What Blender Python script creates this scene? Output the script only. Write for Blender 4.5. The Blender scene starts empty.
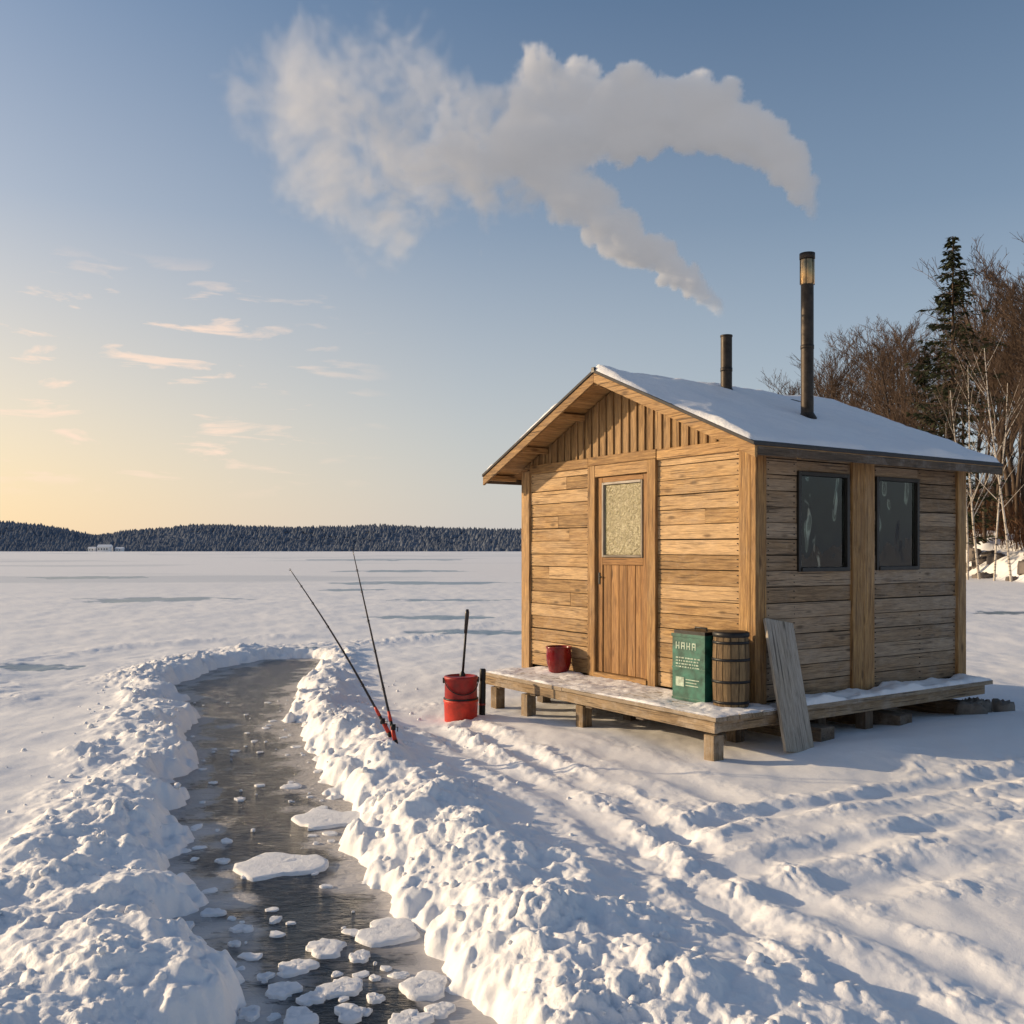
import bpy, math, random
import numpy as np
from mathutils import Vector, Matrix
random.seed(7); rng=np.random.RandomState(11)
F=955.0; CH=1.65; HOR=550.0
sc=bpy.context.scene
sc.view_settings.view_transform='Standard'; sc.view_settings.look='None'; sc.view_settings.exposure=0
SUN_AZ=math.radians(-76); SUN_EL=math.radians(15)
SUN_STR=5.0; SKY_STR=0.135

# ---------------------------------------------------------------- noise
_T={}
def tab(seed,k=1):
    if (seed,k) not in _T:
        _T[(seed,k)]=np.random.RandomState(seed*7+k).rand(256,256)
    return _T[(seed,k)]
def pn2(x,y,seed=0):
    ix=np.floor(x).astype(np.int64); iy=np.floor(y).astype(np.int64)
    fx=x-ix; fy=y-iy; A=tab(seed)*2*math.pi
    def g(i,j,dx,dy):
        a=A[i&255,j&255]; return np.cos(a)*dx+np.sin(a)*dy
    u=fx*fx*fx*(fx*(fx*6-15)+10); v=fy*fy*fy*(fy*(fy*6-15)+10)
    a=g(ix,iy,fx,fy); b=g(ix+1,iy,fx-1,fy); c=g(ix,iy+1,fx,fy-1); d=g(ix+1,iy+1,fx-1,fy-1)
    return ((a*(1-u)+b*u)*(1-v)+(c*(1-u)+d*u)*v)*1.5
def fbm2(x,y,o=4,seed=0,gain=0.5):
    s=0;a=1.0
    for i in range(o):
        s=s+a*pn2(x*2**i+i*17.3,y*2**i+i*9.1,seed+i); a*=gain
    return s
def lump2(x,y,seed=0,r=0.75):
    ix=np.floor(x).astype(np.int64); iy=np.floor(y).astype(np.int64)
    JX=tab(seed,2);JY=tab(seed,3);JH=tab(seed,4); best=np.zeros_like(x)
    for di in(-1,0,1):
        for dj in(-1,0,1):
            i=(ix+di)&255;j=(iy+dj)&255
            d2=(ix+di+JX[i,j]-x)**2+(iy+dj+JY[i,j]-y)**2
            h=JH[i,j]; rr=r*(0.45+0.55*h)
            best=np.maximum(best,np.sqrt(np.maximum(0,1-d2/(rr*rr)))*rr)
    return best
def sstep(a,b,x):
    t=np.clip((x-a)/(b-a),0,1); return t*t*(3-2*t)

# ---------------------------------------------------------------- node helpers
def newmat(name):
    m=bpy.data.materials.new(name); m.use_nodes=True
    nt=m.node_tree; b=nt.nodes['Principled BSDF']; return m,nt,b
def L(nt,a,b): nt.links.new(a,b)
def ramp(nt,fac,stops):
    r=nt.nodes.new('ShaderNodeValToRGB'); cr=r.color_ramp
    while len(cr.elements)<len(stops): cr.elements.new(0.5)
    for e,(p,c) in zip(cr.elements,stops):
        e.position=p; e.color=(c[0],c[1],c[2],1) if hasattr(c,'__len__') else (c,c,c,1)
    L(nt,fac,r.inputs[0]); return r.outputs[0]
def mix(nt,fac,a,b,mode='MIX'):
    m=nt.nodes.new('ShaderNodeMix'); m.data_type='RGBA'; m.blend_type=mode
    for s,v in((m.inputs[0],fac),(m.inputs[6],a),(m.inputs[7],b)):
        if isinstance(v,(int,float)): s.default_value=v
        elif isinstance(v,tuple): s.default_value=(v[0],v[1],v[2],1)
        else: L(nt,v,s)
    return m.outputs[2]
def math_(nt,op,a,b=None,c=None,clamp=False):
    m=nt.nodes.new('ShaderNodeMath'); m.operation=op; m.use_clamp=clamp
    for i,v in enumerate((a,b,c)):
        if v is None: continue
        if isinstance(v,(int,float)): m.inputs[i].default_value=v
        else: L(nt,v,m.inputs[i])
    return m.outputs[0]
def noise(nt,vec,scale,detail=4,rough=0.5,dist=0.0):
    n=nt.nodes.new('ShaderNodeTexNoise'); n.inputs['Scale'].default_value=scale
    n.inputs['Detail'].default_value=detail; n.inputs['Roughness'].default_value=rough
    n.inputs['Distortion'].default_value=dist
    if vec is not None: L(nt,vec,n.inputs['Vector'])
    return n.outputs['Fac']
def mapping(nt,vec,sc_=(1,1,1),loc=(0,0,0)):
    m=nt.nodes.new('ShaderNodeMapping'); m.inputs['Scale'].default_value=sc_; m.inputs['Location'].default_value=loc
    L(nt,vec,m.inputs['Vector']); return m.outputs[0]
def bump(nt,h,strength,dist,bsdf,prev=None):
    b=nt.nodes.new('ShaderNodeBump'); b.inputs['Strength'].default_value=strength; b.inputs['Distance'].default_value=dist
    L(nt,h,b.inputs['Height'])
    if prev: L(nt,prev,b.inputs['Normal'])
    if bsdf: L(nt,b.outputs[0],bsdf.inputs['Normal'])
    return b.outputs[0]
def attr(nt,name):
    a=nt.nodes.new('ShaderNodeAttribute'); a.attribute_name=name; return a

# ---------------------------------------------------------------- materials
def wood(name,dark,light,grey,greyamt=0.35,frost=0.0,snowtop=0.0):
    m,nt,b=newmat(name); gc=attr(nt,'gc').outputs['Vector']; rn=attr(nt,'rnd').outputs['Fac']
    g1=noise(nt,mapping(nt,gc,(1.1,13,13)),3.0,7,0.62,0.7)
    g2=noise(nt,mapping(nt,gc,(3,70,70)),3.0,3,0.6,0.2)
    col=ramp(nt,g1,[(0.28,dark),(0.5,tuple((a+c)/2 for a,c in zip(dark,light))),(0.68,light)])
    f=ramp(nt,g2,[(0.3,0.55),(0.6,1.06)]); col=mix(nt,0.85,col,f,'MULTIPLY')
    big=noise(nt,mapping(nt,gc,(0.9,3,3)),2.1,5,0.6)
    wf=ramp(nt,math_(nt,'ADD',big,math_(nt,'MULTIPLY',math_(nt,'SUBTRACT',rn,0.5),0.45)),[(0.38,0.0),(0.68,1.0)])
    col=mix(nt,math_(nt,'MULTIPLY',wf,greyamt),col,mix(nt,1.0,grey,f,'MULTIPLY'))
    st=noise(nt,mapping(nt,gc,(1.6,9,9),(7,3,1)),1.6,5,0.7,0.5)
    stf=ramp(nt,st,[(0.54,0.0),(0.74,1.0)]); col=mix(nt,math_(nt,'MULTIPLY',stf,0.6),col,tuple(c*0.6 for c in dark))
    vo=nt.nodes.new('ShaderNodeTexVoronoi'); vo.inputs['Scale'].default_value=1.0
    L(nt,mapping(nt,gc,(2.3,7.5,7.5)),vo.inputs['Vector'])
    kn=ramp(nt,vo.outputs['Distance'],[(0.06,1.0),(0.16,0.0)])
    col=mix(nt,math_(nt,'MULTIPLY',kn,0.75),col,tuple(c*0.35 for c in dark))
    val=ramp(nt,rn,[(0.0,0.70),(0.5,0.95),(1.0,1.18)]); col=mix(nt,1.0,col,val,'MULTIPLY')
    ck=noise(nt,mapping(nt,gc,(0.8,45,45)),2.0,2,0.5,0.1)
    ckr=ramp(nt,ck,[(0.62,0.0),(0.68,1.0)]); col=mix(nt,math_(nt,'MULTIPLY',ckr,0.75),col,tuple(c*0.22 for c in dark))
    geo=nt.nodes.new('ShaderNodeNewGeometry')
    if frost>0:
        fr=noise(nt,geo.outputs['Position'],9,8,0.75); fr2=noise(nt,geo.outputs['Position'],1.6,3,0.6)
        ff=ramp(nt,math_(nt,'ADD',math_(nt,'MULTIPLY',fr,0.6),math_(nt,'MULTIPLY',fr2,0.4)),[(0.50,0.0),(0.68,1.0)])
        col=mix(nt,math_(nt,'MULTIPLY',ff,frost),col,(0.70,0.66,0.62))
    if snowtop>0:
        sx=nt.nodes.new('ShaderNodeSeparateXYZ'); L(nt,geo.outputs['Normal'],sx.inputs[0])
        fr=noise(nt,geo.outputs['Position'],14,8,0.75)
        ff=ramp(nt,fr,[(0.36,0.0),(0.52,1.0)]); up=ramp(nt,sx.outputs[2],[(0.4,0.0),(0.8,1.0)])
        col=mix(nt,math_(nt,'MULTIPLY',math_(nt,'MULTIPLY',ff,up),snowtop),col,(0.8,0.8,0.82))
    L(nt,col,b.inputs['Base Color']); b.inputs['Roughness'].default_value=0.75
    h=math_(nt,'SUBTRACT',math_(nt,'ADD',g1,math_(nt,'MULTIPLY',g2,0.7)),math_(nt,'MULTIPLY',ckr,0.8))
    bump(nt,h,0.75,0.007,b); return m
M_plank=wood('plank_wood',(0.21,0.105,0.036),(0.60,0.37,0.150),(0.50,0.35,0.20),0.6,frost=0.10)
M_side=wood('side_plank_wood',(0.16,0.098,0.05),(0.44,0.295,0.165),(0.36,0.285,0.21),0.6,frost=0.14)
M_trim=wood('trim_wood',(0.22,0.105,0.034),(0.58,0.34,0.125),(0.42,0.285,0.155),0.4,frost=0.05)
M_gable=wood('gable_wood',(0.19,0.095,0.032),(0.53,0.32,0.125),(0.33,0.225,0.125),0.4)
M_door=wood('door_wood',(0.19,0.08,0.022),(0.50,0.26,0.085),(0.31,0.19,0.095),0.35)
M_soffit=wood('soffit_wood',(0.27,0.125,0.036),(0.62,0.35,0.12),(0.4,0.27,0.15),0.25)
M_deck=wood('deck_wood',(0.14,0.10,0.065),(0.38,0.29,0.18),(0.34,0.28,0.22),0.6,frost=.3,snowtop=0.97)
M_dfr=wood('deck_frame_wood',(0.13,0.08,0.04),(0.40,0.27,0.14),(0.32,0.255,0.18),0.55,frost=.3)
M_dark=wood('old_beam_wood',(0.06,0.04,0.025),(0.19,0.13,0.08),(0.18,0.15,0.12),0.5,frost=0.2)
M_board=wood('weathered_board',(0.22,0.18,0.13),(0.45,0.39,0.31),(0.44,0.40,0.35),0.8)

def simple(name,col,rough=0.5,metal=0.0,var=0.15,sc_=8,bumpamt=0.0):
    m,nt,b=newmat(name); tc=nt.nodes.new('ShaderNodeTexCoord')
    n=noise(nt,tc.outputs['Object'],sc_,6,0.65)
    c=ramp(nt,n,[(0.3,tuple(v*(1-var) for v in col)),(0.7,tuple(min(1,v*(1+var)) for v in col))])
    L(nt,c,b.inputs['Base Color']); b.inputs['Metallic'].default_value=metal
    r=ramp(nt,n,[(0.3,max(0,rough-0.1)),(0.7,min(1,rough+0.15))]); L(nt,r,b.inputs['Roughness'])
    if bumpamt: bump(nt,n,bumpamt,0.01,b)
    return m
M_black=simple('black_metal',(0.022,0.022,0.024),0.45,0.6,0.4,20)
M_pipe=simple('chimney_pipe',(0.045,0.036,0.03),0.5,0.7,0.6,14)
M_brass=simple('pipe_cap_metal',(0.55,0.36,0.18),0.28,1.0,0.3,14)
M_roof=simple('roof_felt',(0.045,0.042,0.042),0.8,0,0.4,20,0.3)
M_frame=simple('window_frame_paint',(0.016,0.014,0.012),0.5,0,0.3,20)
M_red=simple('red_paint',(0.28,0.013,0.010),0.45,0,0.4,12)
M_redor=simple('red_plastic',(0.50,0.030,0.012),0.45,0,0.35,12)
M_enamel=simple('red_enamel',(0.18,0.008,0.008),0.15,0,0.3,9)
M_green=simple('green_painted_tin',(0.010,0.09,0.068),0.4,0.1,0.7,9,0.25)
M_cream=simple('cream_lettering',(0.36,0.45,0.37),0.6,0,0.5,30)
M_barrel=wood('barrel_wood',(0.09,0.05,0.02),(0.30,0.19,0.085),(0.2,0.15,0.08),0.4)
M_curt=simple('curtain_cloth',(0.16,0.165,0.15),0.9,0,0.3,5)
M_int=simple('interior_dark',(0.03,0.025,0.02),0.9,0,0.3,5)
M_carbon=simple('rod_carbon',(0.03,0.025,0.025),0.3,0.2,0.3,10)

def glassmat():
    m,nt,b=newmat('window_glass'); nt.nodes.remove(b); out=nt.nodes['Material Output']
    gl=nt.nodes.new('ShaderNodeBsdfGlossy'); gl.inputs['Roughness'].default_value=0.02; gl.inputs['Color'].default_value=(.8,.8,.78,1)
    tr=nt.nodes.new('ShaderNodeBsdfTransparent'); tr.inputs['Color'].default_value=(0.6,0.64,0.62,1)
    fr=nt.nodes.new('ShaderNodeFresnel'); fr.inputs['IOR'].default_value=1.45
    tc=nt.nodes.new('ShaderNodeTexCoord'); n=noise(nt,mapping(nt,tc.outputs['Object'],(1,2.2,1.0)),1.5,2,0.5)
    bb=bump(nt,n,0.35,0.04,None); L(nt,bb,gl.inputs['Normal'])
    ms=nt.nodes.new('ShaderNodeMixShader'); L(nt,math_(nt,'ADD',fr.outputs[0],0.02,clamp=True),ms.inputs[0])
    L(nt,tr.outputs[0],ms.inputs[1]); L(nt,gl.outputs[0],ms.inputs[2]); L(nt,ms.outputs[0],out.inputs['Surface']); return m
M_glass=glassmat()
def frostglass():
    m,nt,b=newmat('frosted_door_glass'); tc=nt.nodes.new('ShaderNodeTexCoord')
    vo=nt.nodes.new('ShaderNodeTexVoronoi'); vo.feature='DISTANCE_TO_EDGE'; vo.inputs['Scale'].default_value=20
    L(nt,tc.outputs['Object'],vo.inputs['Vector'])
    n=noise(nt,tc.outputs['Object'],16,8,0.8,1.6)
    c=ramp(nt,n,[(0.3,(0.11,0.09,0.045)),(0.5,(0.31,0.27,0.15)),(0.72,(0.60,0.54,0.36))])
    L(nt,c,b.inputs['Base Color']); b.inputs['Roughness'].default_value=0.22
    bump(nt,math_(nt,'ADD',n,vo.outputs[0]),0.9,0.014,b); return m
M_frost=frostglass()

def snowmat(name,ground=False):
    m,nt,b=newmat(name); geo=nt.nodes.new('ShaderNodeNewGeometry'); P=geo.outputs['Position']
    n1=noise(nt,P,1.3,5,0.6); n2=noise(nt,P,24,7,0.62); n3=noise(nt,P,240,2,0.6)
    col=ramp(nt,n1,[(0.3,(0.82,0.825,0.85)),(0.7,(0.89,0.89,0.90))])
    if ground:
        a=attr(nt,'ice').outputs['Fac']
        col=mix(nt,a,col,(0.17,0.25,0.33))
        L(nt,ramp(nt,a,[(0.0,0.6),(1.0,0.3)]),b.inputs['Roughness'])
        f=attr(nt,'rough').outputs['Fac']
        sf=noise(nt,P,5,6,.7)
        h=math_(nt,'ADD',math_(nt,'MULTIPLY',n2,math_(nt,'ADD',math_(nt,'MULTIPLY',f,1.4),0.25)),math_(nt,'ADD',math_(nt,'MULTIPLY',n3,.16),math_(nt,'MULTIPLY',sf,.5)))
    else:
        b.inputs['Roughness'].default_value=0.55
        h=math_(nt,'ADD',n2,math_(nt,'MULTIPLY',n3,0.3))
    L(nt,col,b.inputs['Base Color'])
    bump(nt,h,0.6,0.014,b)
    return m
M_snow=snowmat('snow'); M_ground=snowmat('snow_ground',True)

# ---------------------------------------------------------------- mesh builder
class MB:
    def __init__(s): s.v=[];s.f=[];s.m=[];s.gc=[];s.r=[];s.sm=[]
    def add(s,verts,faces,mat=0,grain=None,rnd=None,smooth=False):
        o=len(s.v); off=(random.uniform(0,50),random.uniform(0,50),random.uniform(0,50)); r=random.random() if rnd is None else rnd
        ax=grain if grain is not None else 0; a_,b_,c_=[(0,1,2),(1,0,2),(2,0,1)][ax]
        for p in verts:
            s.v.append((p[0],p[1],p[2])); s.gc.append((p[a_]+off[0],p[b_]+off[1],p[c_]+off[2])); s.r.append(r)
        for f in faces: s.f.append(tuple(o+i for i in f)); s.m.append(mat); s.sm.append(smooth)
    def box(s,x0,x1,y0,y1,z0,z1,mat=0,grain=0,M=None,rnd=None):
        s.hexa([(x0,y0,z0),(x1,y0,z0),(x1,y1,z0),(x0,y1,z0),(x0,y0,z1),(x1,y0,z1),(x1,y1,z1),(x0,y1,z1)],mat,grain,M,rnd)
    def hexa(s,v,mat=0,grain=0,M=None,rnd=None):
        s.add(v,[(0,3,2,1),(4,5,6,7),(0,1,5,4),(1,2,6,5),(2,3,7,6),(3,0,4,7)],mat,grain,rnd)
    def tube(s,pts,rad,seg=8,mat=0,cap=True,smooth=True,rnd=None):
        vs=[];fs=[]; n=len(pts); pts=[Vector(p) for p in pts]
        for i,p in enumerate(pts):
            d=(pts[min(i+1,n-1)]-pts[max(i-1,0)]).normalized()
            a=d.cross(Vector((0,0,1)) if abs(d.z)<0.9 else Vector((1,0,0))).normalized(); b=d.cross(a)
            r=rad[i] if hasattr(rad,'__len__') else rad
            for k in range(seg):
                t=2*math.pi*k/seg; vs.append(p+a*(r*math.cos(t))+b*(r*math.sin(t)))
        for i in range(n-1):
            for k in range(seg):
                k2=(k+1)%seg; fs.append((i*seg+k,i*seg+k2,(i+1)*seg+k2,(i+1)*seg+k))
        if cap: fs.append(tuple(range(seg-1,-1,-1))); fs.append(tuple((n-1)*seg+k for k in range(seg)))
        s.add(vs,fs,mat,2,rnd,smooth)
    def lathe(s,prof,seg=32,mat=0,c=(0,0,0),smooth=True):
        vs=[];fs=[]
        for r,z in prof:
            for k in range(seg):
                t=2*math.pi*k/seg; vs.append((c[0]+r*math.cos(t),c[1]+r*math.sin(t),c[2]+z))
        for i in range(len(prof)-1):
            for k in range(seg):
                k2=(k+1)%seg; fs.append((i*seg+k,i*seg+k2,(i+1)*seg+k2,(i+1)*seg+k))
        s.add(vs,fs,mat,2,None,smooth)
    def obj(s,name,mats,parent=None,bevel=0.0,loc=None,rot=None):
        me=bpy.data.meshes.new(name); me.from_pydata(s.v,[],s.f); 
        for m in mats: me.materials.append(m)
        me.polygons.foreach_set('material_index',s.m); me.polygons.foreach_set('use_smooth',s.sm)
        a=me.attributes.new('gc','FLOAT_VECTOR','POINT'); a.data.foreach_set('vector',np.array(s.gc,dtype=np.float32).ravel())
        a=me.attributes.new('rnd','FLOAT','POINT'); a.data.foreach_set('value',np.array(s.r,dtype=np.float32))
        me.update(); ob=bpy.data.objects.new(name,me); sc.collection.objects.link(ob)
        if parent: ob.parent=parent
        if loc: ob.location=loc
        if rot: ob.rotation_euler=rot
        if bevel: 
            bm=ob.modifiers.new('bevel','BEVEL'); bm.width=bevel; bm.segments=2; bm.limit_method='ANGLE'; bm.angle_limit=math.radians(40)
        return ob
def npmesh(name,verts,quads,mat,attrs={},smooth=True,parent=None):
    me=bpy.data.meshes.new(name); nv=len(verts); k=quads.shape[1]; nf=len(quads)
    me.vertices.add(nv); me.vertices.foreach_set('co',verts.astype(np.float32).ravel())
    me.loops.add(nf*k); me.loops.foreach_set('vertex_index',quads.astype(np.int32).ravel())
    me.polygons.add(nf); me.polygons.foreach_set('loop_start',np.arange(nf,dtype=np.int32)*k)
    try: me.polygons.foreach_set('loop_total',np.full(nf,k,dtype=np.int32))
    except Exception: pass
    me.update(calc_edges=True); me.polygons.foreach_set('use_smooth',np.full(nf,smooth))
    for n_,d in attrs.items():
        a=me.attributes.new(n_,'FLOAT','POINT'); a.data.foreach_set('value',d.astype(np.float32))
    if mat: me.materials.append(mat)
    ob=bpy.data.objects.new(name,me); sc.collection.objects.link(ob)
    if parent: ob.parent=parent
    return ob
def grid_quads(ny,nx,wrap=False):
    i=np.arange(ny-1)[:,None]; j=np.arange(nx if wrap else nx-1)[None,:]; j2=(j+1)%nx
    return np.stack([i*nx+j,i*nx+j2,(i+1)*nx+j2,(i+1)*nx+j],-1).reshape(-1,4)

# ---------------------------------------------------------------- terrain
U=Vector((0.5554,-0.8316,0)); V=Vector((0.8316,0.5554,0)); A0=Vector((0.182,10.886,0))
HROT=math.atan2(U.y,U.x)
def HW(x,y,z): p=A0+U*x+V*y; return Vector((p.x,p.y,z))
cy =np.array([-6,1.5,3.0,3.5,3.94,4.5,5.25,6.3,7.9,10.5,12.1,13.7,15.0,16])
cxl=np.array([-0.6,-0.9,-1.02,-.96,-1.25,-1.56,-1.87,-2.22,-2.65,-3.65,-4.3,-4.4,-4.0,-3.8])
cxr=np.array([0.9,0.3,0.0,-0.12,-0.28,-0.50,-0.78,-1.05,-1.65,-2.35,-2.6,-2.7,-2.9,-3.2])
def polydist(x,y,pts):
    best=np.full(x.shape,1e9)
    for (ax,ay),(bx,by) in zip(pts[:-1],pts[1:]):
        dx,dy=bx-ax,by-ay; t=np.clip(((x-ax)*dx+(y-ay)*dy)/(dx*dx+dy*dy),0,1)
        best=np.minimum(best,np.hypot(x-ax-t*dx,y-ay-t*dy))
    return best
def chan_s(x,y):
    xl=np.interp(y,cy,cxl); xr=np.interp(y,cy,cxr)
    s=np.maximum(xl-x,x-xr)*0.92; s=np.where(y>14.2,np.maximum(s,(y-15.2)*0.8),s)
    return s
TR=[([(-.75,8.8),(-.1,7.3),(.35,6.3),(.75,4.93),(1.12,4.04),(1.50,3.43),(2.1,2.2)],.10,.036),
    ([(-.40,9.0),(.22,7.4),(.72,6.3),(1.12,5.0),(1.55,4.1),(2.0,3.43),(2.7,2.2)],.10,.030),
    ([(.75,5.3),(1.2,5.75),(1.9,6.1),(2.8,6.6),(3.9,7.1),(6,8.2)],.10,.034),
    ([(.95,4.75),(1.4,5.1),(2.1,5.45),(3.0,5.9),(3.9,6.3),(6,7.2)],.10,.032),
    ([(1.3,4.5),(2.1,4.9),(3.1,5.35),(5,6.1)],.13,.018),
    ([(-.2,9.2),(.4,8.3),(.95,7.5),(1.4,6.4),(2.1,5.2),(2.9,4.3),(3.9,3.4)],.15,.014)]
def height(x,y,full=False):
    r=np.hypot(x,y); near=1-sstep(25,70,r)
    wx_=fbm2(x*2.3+3,y*2.3,3,14)*.22; wy_=fbm2(x*2.3,y*2.3+9,3,17)*.22
    w=fbm2(x*1.1,y*1.1,4,3); s=chan_s(x,y)+w*0.17+fbm2(x*3.2,y*3.2,4,5)*0.11
    left=x<np.interp(y,cy,(cxl+cxr)/2)
    amp=np.interp(y,[0,3,5,8,11,14,17],[.12,.13,.135,.13,.10,.06,.04])*np.where(left,0.75,1.0)
    wid=np.interp(y,[0,4,7,10,15],[.56,.50,.40,.32,.28])*np.where(left,0.95,1.0)
    prof=np.exp(-np.abs((s-wid*.95)/wid)**2.0)*(s>-.1)
    inner=sstep(-0.10,0.26,s)
    crumb=np.exp(-np.abs((s-wid*.75)/(wid*1.2))**2.6)*sstep(-.10,.10,s)
    xw,yw=x+wx_,y+wy_
    l1=lump2(xw*3.1,yw*3.1,21); l2=lump2(xw*6.9,yw*6.9,22); xq=x+wx_*.3+.02*fbm2(x*14,y*14,2,19); yq=y+wy_*.3+.02*fbm2(x*14+5,y*14,2,20)
    l3=lump2(xq*15,yq*15,23); l4=lump2(xq*31,yq*31,24)
    rg=1-np.abs(fbm2(x*3.7,y*3.7,5,29,.55)); rg2=fbm2(x*9,y*9,3,36,.55)
    nearf=1-sstep(12,24,r)
    mod=0.75+0.6*fbm2(x*1.5,y*1.5,4,9)
    patch=np.clip(.55+1.1*fbm2(x*1.9,y*1.9,3,39),0.12,1.2)
    h=prof*amp*np.clip(mod,0.25,1.4)*(.72+.28*sstep(.0,.3,s))
    lumps=patch*(0.050*l1+0.040*l2+0.022*l3+0.009*l4)
    h=h+crumb*nearf*(0.025*rg+0.012*rg2+lumps)
    b2=np.exp(-((polydist(x,y,[(-4.9,12.2),(-4.9,14.5),(-4.2,16.2),(-2.6,16.8),(-1.4,18.5),(-.2,22),(0.3,25)])+.15*w)/0.5)**2); h=h+b2*(.040+.03*l1+.035*l2+.03*rg2)*nearf
    b3=np.exp(-(polydist(x,y,[(-5.5,10.5),(-7.5,13.5),(-6.5,16.5),(-4.5,18)])/0.45)**2); h=h+b3*(.03+.03*l1)
    rough=np.clip(crumb*(.4+.6*patch)+b2*.6+b3*.4,0,1)
    h=h+near*(0.030*fbm2(x*.45,y*.45,3,31)+0.012*fbm2(x*2.0,y*1.3,3,33))*sstep(0,1.0,s)
    mid=np.exp(-((s-1.35)/0.6)**2)*(~left)*nearf*sstep(12.0,8,y)
    ch=np.clip(fbm2(x*1.5,y*1.5,3,41)+.05,0,1)
    h=h+mid*ch*(.025*l2+.014*l3+.015*rg2+.01); rough=np.clip(rough+mid*ch*.7,0,1)
    for pts,wd,dp in TR:
        d=polydist(x,y,pts)+0.04*fbm2(x*3,y*3,3,51)
        k=np.clip(0.75+0.7*fbm2(x*1.2,y*1.2,2,52),.05,1.3)
        h=h+(-dp*np.exp(-(d/wd)**3)+dp*.5*np.exp(-((d-wd*1.8)/(wd*.75))**2)*(0.6+.8*l2+.5*rg2))*k
        rough=np.clip(rough+.25*np.exp(-((d-wd*1.7)/(wd*.7))**2)*k,0,1)
    fm=sstep(2.0,3.2,x)*sstep(8.0,7,y)*sstep(4.4,5.6,y)*np.clip(.6+fbm2(x*1.1,y*1.1,2,64),0,1)
    h=h-fm*.034*lump2(xw*2.4,yw*3.0,61,.6)+fm*.016*l2
    hx=(x-A0.x)*U.x+(y-A0.y)*U.y; hy=(x-A0.x)*V.x+(y-A0.y)*V.y
    dr=np.exp(-((hx-4.3)/.7)**2-((hy-2.4)/1.6)**2)*.13+np.exp(-((hx-4.1)/.35)**2-((hy-.5)/.5)**2)*.07
    dr=dr+np.exp(-((hx-1.6)/1.2)**2-((hy+1.2)/.25)**2)*.04
    h=h+dr
    h=np.where(r<60,h*np.clip(inner+crumb*.35,0,1)+(1-inner)*(-0.30)*sstep(.06,-.22,s)-(1-inner)*0.055,h)
    xs=26+(y-50)*.10+2.2*fbm2(y*.06,y*0+3,3,71)
    t=x-xs; hill=9*sstep(0,32,t)+0.9*sstep(0,1.6,t)
    hill=hill+sstep(0,3,t)*(1.3*fbm2(x*.14,y*.14,4,73)+.35*lump2(x*.6,y*.6,75))
    hill=hill*sstep(15,30,y)*(1-sstep(150,230,y))
    h=h+hill
    if full: return h,rough,s
    return h
def hz(x,y): return float(height(np.array([float(x)]),np.array([float(y)]))[0])
rr=np.concatenate([np.geomspace(.35,2.3,30,endpoint=False),np.geomspace(2.3,17,640,endpoint=False),np.geomspace(17,140,220,endpoint=False),np.geomspace(140,6000,50)])
th=np.concatenate([np.radians(np.linspace(-34,34,700,endpoint=False)),np.radians(np.linspace(34,326,150,endpoint=False))])
RR,TH=np.meshgrid(rr,th,indexing='ij'); X=RR*np.sin(TH); Y=RR*np.cos(TH)
Hh,RO,S=height(X.ravel(),Y.ravel(),True)
xf,yf=X.ravel(),Y.ravel(); rf=np.hypot(xf,yf)
ice=np.zeros_like(xf)
for (px,py,wx,wy) in [(85,577.5,58,1.3),(165,599,72,1.8),(120,601,30,1.2),(430,583,90,1.6),(450,600,55,1.2),(400,571,60,1.0),(350,590,30,1.0),(440,617,60,1.8),(30,668,50,2.5),(470,632,60,2),(380,560,90,.5),(300,650,25,1.3),(1005,612,30,1.5)]:
    d0=CH*F/(py-HOR); cx0=(px-512)*d0/F; hx_=wx*d0/F; hy_=wy*d0*d0/(CH*F)
    m=(np.abs(xf-cx0)<hx_*2.2)&(np.abs(yf-d0)<hy_*2.5)
    q=((xf[m]-cx0)/hx_)**2+((yf[m]-d0)/hy_)**2+.9*fbm2(xf[m]/hx_*2.6,yf[m]/hy_*.9,3,81)
    ice[m]=np.maximum(ice[m],1-sstep(.65,1.2,q))
ice=np.maximum(ice,0.25*sstep(.35,.7,fbm2(xf*.02,yf*.045,4,91))*sstep(25,60,rf)*(1-sstep(26,30,xf)))
Hh=Hh-ice*0.012*(rf<80)
verts=np.stack([xf,yf,Hh],-1); q=grid_quads(len(rr),len(th),True)
ground=npmesh('snow_ground',verts,q[:,::-1],M_ground,{'ice':ice,'rough':RO})
nb=len(th); ring=[tuple(verts[k]) for k in range(nb)]
me=bpy.data.meshes.new('ground_centre'); me.from_pydata([(0,0,float(verts[:nb,2].mean()))]+ring,[],[(0,1+(k+1)%nb,1+k) for k in range(nb)]); me.materials.append(M_ground)
gc_=bpy.data.objects.new('ground_centre',me); sc.collection.objects.link(gc_); gc_.parent=ground

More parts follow.
